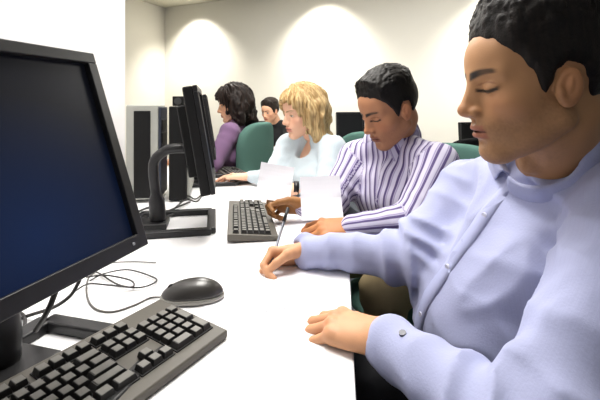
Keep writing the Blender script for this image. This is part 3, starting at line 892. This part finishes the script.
cable([(74, 296), (88, 288), (108, 289), (132, 291), (130, 284), (105, 279), (86, 281)], .0017, 'thin dark cable in a smaller loop beneath monitor corner', cable_m, z=.008)
o = MB().tube(spline([at(62, 268, .60), at(55, 293, .60), at(47, 312, .60), at(36, 330, .62)+np.array((0, 0, 0))], 6), .0042, 10).build('cable', cable_m, None, smooth=True)
tag(o, 'thick black cable hanging straight down behind near monitor', 'cable')
o = MB().tube(spline([at(80, 280, .66), at(70, 296, .66), at(52, 308, .68), at(22, 318, .69), at(4, 330, .66)], 6), .003, 10).build('cable', cable_m, None, smooth=True)
tag(o, 'medium black cable sagging leftwards under near monitor', 'cable')
cable([(8, 345), (22, 335), (24, 318), (8, 312)], .0028, 'black cable curving back at the left picture edge', cable_m, z=.004)
# black tangle of leads under the towers
for i, L in enumerate(([(138, 214), (150, 210), (165, 214), (178, 209), (190, 204)], [(140, 222), (152, 216), (166, 219), (180, 214)],
                       [(180, 204), (188, 198), (196, 201), (206, 192)], [(176, 216), (186, 208), (197, 210), (203, 202)])):
    cable(L, .004 if i < 2 else .0028, ['thick black lead trailing below the grey tower', 'thick black lead nearest the second monitor foot', 'thin black lead furthest back under edge-on monitor', 'thin black lead crossing the second monitor foot'][i], cable_m, z=.008 if i != 3 else .03)

# ------------------------------------------------------------------ papers
paper = mat('white_paper', (240, 240, 246), rough=.8, spec=.2)
def sheet(c, x, y, w, h, curl, label, name='paper_sheet', group=None, n=10, ink=None):
    c = np.array(c, float); x = unit(x); y = np.array(y, float); y = unit(y-(y @ x)*x); z = np.cross(x, y)
    b = MB(); vs = []
    for k in (0, 1):
        for j in range(n+1):
            for i in range(n+1):
                a, q = (i/n-.5), (j/n-.5)
                vs.append(c+x*a*w+y*q*h+z*(curl*(4*q*q)+curl*.5*a*a*4*(1 if q > 0 else .3)-k*.0003))
    N = (n+1)**2; fs = []
    for j in range(n):
        for i in range(n):
            p = j*(n+1)+i; fs.append((p, p+1, p+n+2, p+n+1)); fs.append((N+p, N+p+n+1, N+p+n+2, N+p+1))
    bd = [i for i in range(n+1)]+[j*(n+1)+n for j in range(1, n+1)]+[n*(n+1)+i for i in range(n-1, -1, -1)]+[j*(n+1) for j in range(n-1, 0, -1)]
    for a, q in zip(bd, bd[1:]+bd[:1]): fs.append((a, N+a, N+q, q))
    b.add(vs, fs); o = b.build(name, paper, None, smooth=False)
    for p in o.data.polygons: p.use_smooth = False
    return tag(o, label, 'paper', group)
# near man's writing sheet and a second one
s1 = on_desk(268, 292); sheet((s1[0], s1[1], DESK+.0008), (.96, .25, 0), (-.25, .96, 0), .25, .18, .0, 'white sheet lying flat under the pen of the near man')
# scribbled pencil lines
ink = mat('pencil_grey', (175, 175, 190), rough=.8)
b = MB()
for k in range(3):
    p = [on_desk(252+9*i+k*3, 301-1.5*i+k*6+(1.0 if i % 2 else -.8)) + np.array((0, 0, .0018)) for i in range(6)]
    b.tube(p, .0005, 4)
tag(b.build('handwriting', ink, bpy.data.objects['paper_sheet']), None)
s2 = on_desk(318, 236); sheet((s2[0]-.02, s2[1]+.06, DESK+.0008), (.98, .12, 0), (-.12, .98, 0), .21, .24, .0, 'white sheet flat on desk under the striped man\'s hand')
pA = at(281, 192, 1.28); pA = at(275, 183, 1.26); sheet(pA, (.97, .10, -.18), (-.26, .40, .88), .108, .115, .008, 'upright white sheet held in dark hand of striped man')
pB = at(321, 198, 1.16); sheet(pB, (1, .06, .03), (.12, .42, .88), .118, .125, .006, 'tilted white sheet propped before the blonde woman')
pC = at(243, 172, 1.84)
o_ = on_desk(222, 172); sheet((-.365, 2.20, DESK+.0008), (.96, -.25, 0), (.25, .96, 0), .20, .16, 0, 'white sheet on desk beside the purple woman')

# =================================================================== CHAIRS
green = mat('green_fabric', (84, 118, 109), rough=.9, spec=.15, bump=.5, bscale=300, vary=.08)
chm = mat('chrome', (150, 150, 155), rough=.25, metal=.9)
def chair(x, y, face, label, z=.46, name='office_chair', group=None, m=None, backh=(.62, .98), bw=.21, gap=.22):
    m = m or green
    a = math.atan2(face[1], face[0])
    root = empty(name, (x, y, 0), label, 'chair', group, rz=a)      # local +x = sitting direction
    s = SDF(); s.ell((0, 0, z-.035), (.23, .235, .045), k=0); s.cap((-.10, 0, z-.04), (.10, 0, z-.04), .035, .035, k=.03, w=(0, 1, 0), sc=5.2)
    P, Fc = s.mesh(.012); link('seat', to_mesh('seat', [(P, Fc)], {}), m, root, world=False)
    s = SDF(); c = np.array((-gap, 0, (backh[0]+backh[1])/2)); hh = (backh[1]-backh[0])/2
    def f(X, Y, Z):
        u = np.abs(Y)/bw; v = np.abs(Z-c[2])/hh
        d = ((u**3.2+v**3.2)**(1/3.2)-1)*min(bw, hh)
        t = np.abs(X-c[0]+.05*(Y/bw)**2*-1)-.026
        return -smin(-(d+0*X), -(t+0*Z), .02)
    s.fn(f, c-(.1, bw+.02, hh+.02), c+(.1, bw+.02, hh+.02))
    P, Fc = s.mesh(.011); link('backrest', to_mesh('backrest', [(P, Fc)], {}), m, root, world=False)
    b = MB(); b.tube(spline([(-.02, 0, z-.09), (-.20, 0, z-.09), (-gap-.045, 0, z-.02), (-gap-.045, 0, backh[0]+.12)], 5), .014, 10)
    b.build('back_support', blk, root, smooth=True, world=False)
    MB().tube([(0, 0, .10), (0, 0, z-.06)], .024, 14).build('gas_post', chm, root, smooth=False, world=False)
    MB().tube([(0, 0, z-.10), (0, 0, z-.075)], .09, 14).build('seat_plate', blk, root, world=False)
    for k in range(5):
        t = 2*math.pi*k/5+.3; d = np.array((math.cos(t), math.sin(t), 0))
        l = MB().tube([d*.02+(0, 0, .11), d*.26+(0, 0, .075)], [.022, .014], 8).build('leg', blk, root, smooth=False, world=False)
        w_ = np.cross(d, (0, 0, 1))
        MB().tube([d*.25+(0, 0, .030)-w_*.018, d*.25+(0, 0, .030)+w_*.018], .028, 14).build('caster', blk, l, world=False)
    return root

# =================================================================== PEOPLE
def mkJ(neck, shL, shR, elL, elR, wrL, wrR, pelvis, kneeL, kneeR, **kw):
    J = dict(neck=neck, sh=[shL, shR], el=[elL, elR], wr=[wrL, wrR], pelvis=pelvis, **kw)
    w = unit(shL-shR); w = unit((w[0], w[1], 0))
    J['hip'] = [pelvis+w*.085+np.array((0, 0, -.02)), pelvis-w*.085+np.array((0, 0, -.02))]
    J['kn'] = [kneeL, kneeR]
    J['an'] = []
    for kn, hp in zip(J['kn'], J['hip']):
        d = unit([*(kn-hp)[:2], 0]); J['an'].append(np.array((kn[0]-d[0]*.05, kn[1]-d[1]*.05, .10)))
    return J

# ---- near man
J1 = mkJ(neck=V(.452, .700, -.078), shL=V(.480, .572, -.148), shR=V(.382, .90, -.200),
         elL=V(.240, .405, -.350), elR=V(.235, .845, -.320), wrL=on_desk(384, 337, .026), wrR=V(.014, .925, -.338),
         pelvis=V(.47, .81, -.53), kneeL=V(.16, .60, -.56), kneeR=V(.16, .80, -.56), cuff=-.002, col_off=.016, col_ax=.75, col_tilt=.55, vopen=3, col_up=.050, trap=.034, belly=.10, open_cuff=1, hole=.045, nkdown=.035, wrs=((.003, -.009, -.005), (0, 0, 0)))
hR1 = head_R((-1.0, .03, -.12), roll=0)
h1 = dict(pos=at(533, 80, .62), R=hR1, stubble=.26, lip=(146, 82, 66), browk=1.25, scale=1.02, neck_r=.058)
J1['headbase'] = h1['pos']+hR1 @ np.array((-.03, 0, -.09))
blue = stripe_mat('blue_shirt_cloth', [(0, (163, 168, 202)), (.45, (166, 171, 205)), (.5, (159, 164, 199)), (.55, (166, 171, 205)), (1, (163, 168, 202))], .006)
darktr = mat('black_trousers', (22, 22, 26), rough=.8, spec=.2, vary=.1)
root1, s1f, sh1 = person('large dark-haired man in pale blue shirt writing with a pen, nearest', J1, (174, 129, 90), h1,
    dict(sdf=short_hair(.026, .007, 3), col=(13, 10, 9), hi=(28, 21, 17), rough=.6), dict(mat=blue, folds=2.5, seed=5, k=1.0, col=dict(R0=.077, H=.050, flare=.45, droop=.040, gap=.10)), darktr,
    [dict(x=on_desk(304, 316, .012)-on_desk(384, 337, .026), y=(.5, .85, .05), curls=[(20, 26, 14), (20, 28, 14), (22, 30, 15), (26, 30, 15)], thumb=T_FLAT, s=1.0, fore=.0, res=.0019, skin=(208, 154, 116)),
     dict(x=(-1, -.10, -.16), y=(0, -.62, .78), curls=PENG, thumb=T_PEN, s=.88, res=.0019, skin=(208, 154, 116))],
    hres=.0019, cres=.0048)
# placket, buttons, cuff button
w, t, f = body_axes(J1)
midc = (J1['sh'][0]+J1['sh'][1])/2
b = MB(); prev = None; pl = []
for off, nm in ((0, 'placket'),):
    vs = []; fs = []
    L = []; Rr = []
    for k in range(26):
        q = midc-t*(-.03+k*.014)-w*(.0065*k)
        a = march(s1f, q+w*.014+f*.3, -f)+f*.0012; c = march(s1f, q-w*.014+f*.3, -f)+f*.0012
        m_ = march(s1f, q+f*.3, -f)+f*.0026
        L.append((a, m_, c))
    for a, m_, c in L: vs += [a-f*.004, a+f*.003, m_+f*.001, c+f*.003, c-f*.004]
    for k in range(25):
        for j in range(4): fs.append((k*5+j, k*5+j+1, (k+1)*5+j+1, (k+1)*5+j))
    me_o = MB().add(vs, fs).build('placket', mat('blue_placket', (164, 169, 203), rough=.75, spec=.2), sh1, smooth=True)
btn = mat('navy_button', (40, 42, 66), rough=.3)
wb = mat('pearl_button', (214, 216, 232), rough=.25)
for k in (3, 9, 15, 21):
    p = L[k][1]; MB().tube([p-f*.002, p+f*.0022], .0055, 12).build('button', wb, sh1)
d = unit(J1['wr'][0]-J1['el'][0]); cp = J1['wr'][0]-d*.048; n = unit(np.array((-.1, -.45, .9))); n = unit(n-(n @ d)*d)
p = march(s1f, cp+n*.12, -n); tag(MB().tube([p-n*.002, p+n*.0025], .0052, 12).build('cuff_button', btn, sh1), 'dark button on the pale cuff')

# pen in his right hand
tip = V(-.070, .872, -.3685); top = at(288, 208, .985)
pen = empty('pen', tuple(tip), 'slim silver pen with dark cap end held in writing hand', 'pen')
dpen = unit(top-tip)
MB().tube([tip, tip+dpen*.012, tip+dpen*.128], [.0006, .0030, .0034], 10).build('barrel', mat('pen_silver', (120, 122, 132), rough=.3, metal=.6), pen, smooth=True)
MB().tube([tip+dpen*.128, top], [.0042, .0042], 10).build('cap', blk, pen, smooth=True)
chair(.54, .81, (-.93, -.36), 'green office chair carrying the near man in pale blue', bw=.20)

# ---- striped man
J2 = mkJ(neck=V(.318, 1.345, -.105), shL=V(.412, 1.20, -.180), shR=V(.205, 1.46, -.200),
         elL=V(.300, 1.09, -.315), elR=V(.105, 1.33, -.325), wrL=V(.140, 1.10, -.335), wrR=V(.010, 1.27, -.322),
         pelvis=V(.46, 1.46, -.53), kneeL=V(.24, 1.16, -.54), kneeR=V(.06, 1.40, -.54), cuff=-.002, vopen=7, k=.95, col_up=.028)
hR2 = head_R((-.86, -.38, -.42))
h2 = dict(pos=at(389, 108, 1.27), R=hR2, stubble=.18, lip=(120, 66, 58), browk=1.1, scale=.97)
J2['headbase'] = h2['pos']+hR2 @ np.array((-.03, 0, -.09))
stri = stripe_mat('striped_shirt_cloth', [(0, (206, 202, 222)), (.30, (206, 202, 222)), (.38, (84, 70, 118)), (.60, (94, 80, 128)), (.68, (196, 190, 216)), (.78, (140, 130, 172)), (.88, (206, 202, 222)), (1, (206, 202, 222))], .024)
khaki = mat('khaki_trousers', (150, 134, 102), rough=.85, spec=.15, vary=.08)
person('man in purple and white striped shirt reading papers, head bowed', J2, (176, 124, 90), h2,
    dict(sdf=short_hair(.022, .006, 7), col=(11, 9, 8), hi=(24, 19, 16), res=.003), dict(mat=stri, folds=1.0, seed=9, k=.95), khaki,
    [dict(x=(-1, .12, -.12), y=(.1, .9, .5), curls=RELAX, thumb=T_REL, s=.95, skin=(190, 130, 84)),
     dict(x=(-.85, .1, .12), y=(.1, -.5, .8), curls=PENG, thumb=T_PEN, s=.92, skin=(150, 104, 60))],
    hres=.0028, cres=.006)
chair(.40, 1.40, (-.72, -.69), 'green office chair behind man in striped shirt', bw=.21, backh=(.58, .945), gap=.32)

# ---- blonde woman
J3 = mkJ(neck=V(.060, 1.815, -.125), shL=V(.142, 1.69, -.190), shR=V(-.055, 1.93, -.195),
         elL=V(.100, 1.57, -.335), elR=V(-.130, 1.80, -.330), wrL=V(-.010, 1.56, -.325), wrR=V(-.235, 1.86, -.332),
         pelvis=V(.14, 1.87, -.54), kneeL=V(-.18, 1.62, -.54), kneeR=V(-.24, 1.78, -.54), vneck=1, cuff=-.01, k=.86)
hR3 = head_R((-.84, -.50, -.16))
h3 = dict(pos=at(303, 112, 1.78), R=hR3, fem=True, open=True, lip=(206, 120, 110), brow=(150, 120, 80), browk=.7, scale=.93)
white = stripe_mat('pale_blue_knit', [(0, (190, 204, 212)), (1, (196, 208, 216))], .01)
person('blonde woman in white top sitting in the middle of the row', J3, (238, 190, 160), h3,
    dict(sdf=long_hair(11, .065, .030, back=.012), col=(160, 128, 82), hi=(218, 192, 142), res=.0035, rough=.5), dict(mat=white, folds=.9, seed=3, k=.86, cuffs=False, collar=False), mat('grey_trousers', (60, 62, 72), rough=.8),
    [dict(x=(-1, .1, -.1), y=(.1, .9, .4), curls=RELAX, s=.88, res=.003), dict(x=(-1, .15, -.05), y=(-.1, -.9, .4), curls=FLAT, thumb=T_FLAT, s=.88, res=.003)],
    hres=.0032, cres=.007, top_name='blouse')
chair(.17, 1.90, (-.85, -.52), 'green office chair behind the blonde woman', bw=.20, backh=(.60, .965), gap=.21)

bw_ = J3['wr'][0]+unit(J3['wr'][0]-J3['el'][0])*.006; bd_ = unit(J3['wr'][0]-J3['el'][0])
tag(MB().tube([bw_-bd_*.010, bw_+bd_*.010], .0275, 20).build('wrist_band', blk, None, smooth=True), 'dark band around the wrist of blonde woman', 'bracelet')
# ---- woman in purple
J4 = mkJ(neck=V(-.375, 2.38, -.105), shL=V(-.395, 2.24, -.160), shR=V(-.345, 2.52, -.165),
         elL=V(-.465, 2.14, -.315), elR=V(-.50, 2.52, -.32), wrL=V(-.62, 2.26, -.335), wrR=V(-.70, 2.46, -.335),
         pelvis=V(-.38, 2.44, -.54), kneeL=V(-.70, 2.40, -.54), kneeR=V(-.66, 2.58, -.54), cuff=-.01, k=.86)
hR4 = head_R((-.96, -.22, -.16))
h4 = dict(pos=at(234, 104, 2.36), R=hR4, fem=True, open=True, lip=(170, 90, 84), brow=(30, 22, 18), scale=.88)
purple = stripe_mat('purple_knit', [(0, (128, 98, 134)), (1, (132, 102, 138))], .01)
person('woman with long dark wavy hair in a purple top', J4, (226, 176, 142), h4,
    dict(sdf=long_hair(21, .05, .034, back=.015, curl=1.4), col=(20, 14, 12), hi=(44, 30, 24), res=.004, rough=.55), dict(mat=purple, folds=.9, seed=13, k=.86, cuffs=False, collar=False), mat('grey_trousers', (60, 62, 72)),
    [dict(x=(-1, .1, -.1), y=(.1, .9, .4), curls=RELAX, s=.88, res=.0035), dict(x=(-1, 0, -.05), y=(-.1, -.9, .4), curls=RELAX, s=.88, res=.0035)],
    hres=.0036, cres=.008, top_name='sweater')
chair(-.405, 2.43, (-.93, .37), 'green office chair behind woman in purple top', bw=.20, backh=(.60, 1.00), gap=.20)

# ---- far person
J5 = mkJ(neck=V(-.235, 3.86, -.165), shL=V(-.09, 3.80, -.22), shR=V(-.38, 3.92, -.22),
         elL=V(-.10, 3.66, -.40), elR=V(-.42, 3.74, -.40), wrL=V(-.16, 3.50, -.335), wrR=V(-.38, 3.55, -.335),
         pelvis=V(-.18, 4.02, -.58), kneeL=V(-.16, 3.60, -.58), kneeR=V(-.38, 3.64, -.58), cuff=-.01, k=.9)
hR5 = head_R((-.55, -.85, -.22))
h5 = dict(pos=at(270, 111, 3.80), R=hR5, fem=False, open=True, stubble=0, lip=(190, 110, 96), scale=.9)
person('distant dark-haired person in black top behind the other desks', J5, (222, 170, 138), h5,
    dict(sdf=short_hair(.028, .012, 17), col=(24, 18, 15), hi=(46, 34, 28), res=.004), dict(mat=stripe_mat('black_knit', [(0, (20, 20, 22)), (1, (22, 22, 24))], .01), folds=.6, seed=23, k=.92, cuffs=False, collar=False), darktr,
    [dict(x=(0, -1, 0), y=(-1, 0, .1), curls=RELAX, s=.9, res=.004), dict(x=(0, -1, 0), y=(1, 0, .1), curls=RELAX, s=.9, res=.004)],
    hres=.0045, cres=.01, top_name='jumper')

# =================================================================== FAR DESKS AND MONITORS
def far_desk(x0, x1, y0, y1, label):
    d = empty('desk', ((x0+x1)/2, (y0+y1)/2, 0), label, 'desk')
    MB().prism([(x0, y0), (x1, y0), (x1, y1), (x0, y1)], DESK-.028, DESK).build('desktop', deskm, d, bevel=.003)
    for x in (x0+.05, x1-.05):
        for y in (y0+.05, y1-.05): MB().tube([(x, y, 0), (x, y, DESK-.028)], .02, 12).build('leg', legm, d, smooth=True)
far_desk(-.75, 1.6, 3.0, 3.56, 'white desk far behind the row, under distant monitors')
def far_monitor(u0, u1, v0, D, label, ang=0, h=.27):
    a = at(u0, v0, D); bb = at(u1, v0, D); c = (a+bb)/2; W = bb[0]-a[0]
    return monitor((c[0], c[1], DESK), ang, math.radians(4), W, h, c[2]-h-DESK, label, sm=mat('unlit_screen', (14, 15, 17), rough=.3))
far_monitor(336.5, 365, 112, 3.30, 'distant black monitor between blonde woman and striped man', math.pi+.1, h=.24)
far_monitor(283, 304, 113, 3.20, 'distant black monitor between far person and blonde woman', math.pi-.75, h=.26)
far_monitor(459, 490, 122, 3.05, 'distant black monitor just left of near man\'s chin', math.pi+.3, h=.18)
blackf = mat('black_fabric', (18, 18, 20), rough=.9, spec=.1)
chair(.99, 2.55, (-.2, 1), 'black office chair behind near man\'s chin', m=blackf, backh=(.52, .91), bw=.21, gap=.25)
far_kb = None

# =================================================================== LIGHTS
sc = bpy.context.scene
wd = bpy.data.worlds.new('world'); sc.world = wd; wd.use_nodes = True
wd.node_tree.nodes['Background'].inputs[0].default_value = (.93, .96, 1.0, 1)
wd.node_tree.nodes['Background'].inputs[1].default_value = .30
trim = mat('lamp_trim', (230, 230, 228), rough=.4)
lampm = bpy.data.materials.new('added_lamp_diffuser'); lampm.use_nodes = True
b_ = lampm.node_tree.nodes['Principled BSDF']; b_.inputs['Emission Color'].default_value = (1, .97, .9, 1); b_.inputs['Emission Strength'].default_value = 4
def area(name, loc, sx, sy, power, col=(1, .97, .92), rot=(0, 0, 0), parent=None):
    l = bpy.data.lights.new(name, 'AREA'); l.shape = 'RECTANGLE'; l.size = sx; l.size_y = sy; l.energy = power; l.color = col
    o = bpy.data.objects.new(name, l); C.objects.link(o); o.location = loc; o.rotation_euler = rot
    return o
def added_ceiling_panel(x, y, power, label):  # unseen panel fixture, added to light the desks and people from above
    r = empty('added_ceiling_light', (x, y, CEIL), label, 'ceiling light', 'added ceiling panels')
    b = MB()
    for cx, cy, hx, hy in ((0, .6, .3, .015), (0, -.6, .3, .015), (.3, 0, .015, .6), (-.3, 0, .015, .6)): b.box((cx, cy, -.012), (hx, hy, .012))
    b.build('frame', trim, r, world=False)
    MB().box((0, 0, -.008), (.29, .59, .004)).build('diffuser', lampm, r, world=False)
    o = area('added_panel_light', (0, 0, -.03), .56, 1.16, power); o.parent = r
added_ceiling_panel(-.15, 1.25, 44, 'unseen ceiling light panel added above the desk')
added_ceiling_panel(-.4, 3.2, 46, 'unseen ceiling light panel added above the far desks')
added_ceiling_panel(1.6, 2.9, 22, 'unseen ceiling light panel added above the chairs side')
# wall washers at the back wall
for i, s_ in enumerate((.66, 2.62, 4.7)):
    p = corner+du*s_-dv*.42
    r = empty('spotlight', (p[0], p[1], CEIL), ['recessed wall-washing downlight nearest the room corner', 'recessed wall-washing downlight above the blonde woman', 'recessed wall-washing downlight furthest right'][i], 'ceiling light', 'wall washers')
    MB().tube([(0, 0, 0), (0, 0, -.015)], .06, 20).build('trim_ring', trim, r, world=False)
    l = bpy.data.lights.new('spot', 'SPOT'); l.energy = 185; l.spot_size = math.radians(104); l.spot_blend = .9; l.shadow_soft_size = .05; l.color = (1, .95, .84)
    o = bpy.data.objects.new('spot', l); C.objects.link(o); o.parent = r; o.location = (0, 0, -.03)
    d = np.array((dv[0]*.30, dv[1]*.30, -1.0)); o.rotation_euler = Vector(d).to_track_quat('-Z', 'Y').to_euler()

GROUPS = {'office_chair': 'office chairs', 'monitor': 'monitors on the desks', 'keyboard': 'keyboards on the long desk',
          'paper_sheet': 'paper sheets', 'cable': 'loose cables on the desk', 'computer_tower': 'computer towers', 'person': 'people seated at the computers'}
for o in C.objects:
    if o.parent is None and o.name.split('.')[0] in GROUPS and 'group' not in o: o['group'] = GROUPS[o.name.split('.')[0]]
# =================================================================== CAMERA
cam = bpy.data.cameras.new('camera'); co = bpy.data.objects.new('camera', cam); C.objects.link(co)
cam.sensor_fit = 'HORIZONTAL'; cam.sensor_width = 36; cam.lens = 36*F/600
cam.shift_y = -95/600; cam.clip_start = .02
co.location = (0, 0, EYE); co.rotation_euler = (math.pi/2, 0, 0)
sc.camera = co
sc.view_settings.view_transform = 'Standard'; sc.view_settings.look = 'None'
sc.view_settings.exposure = 0.0; sc.view_settings.gamma = 1
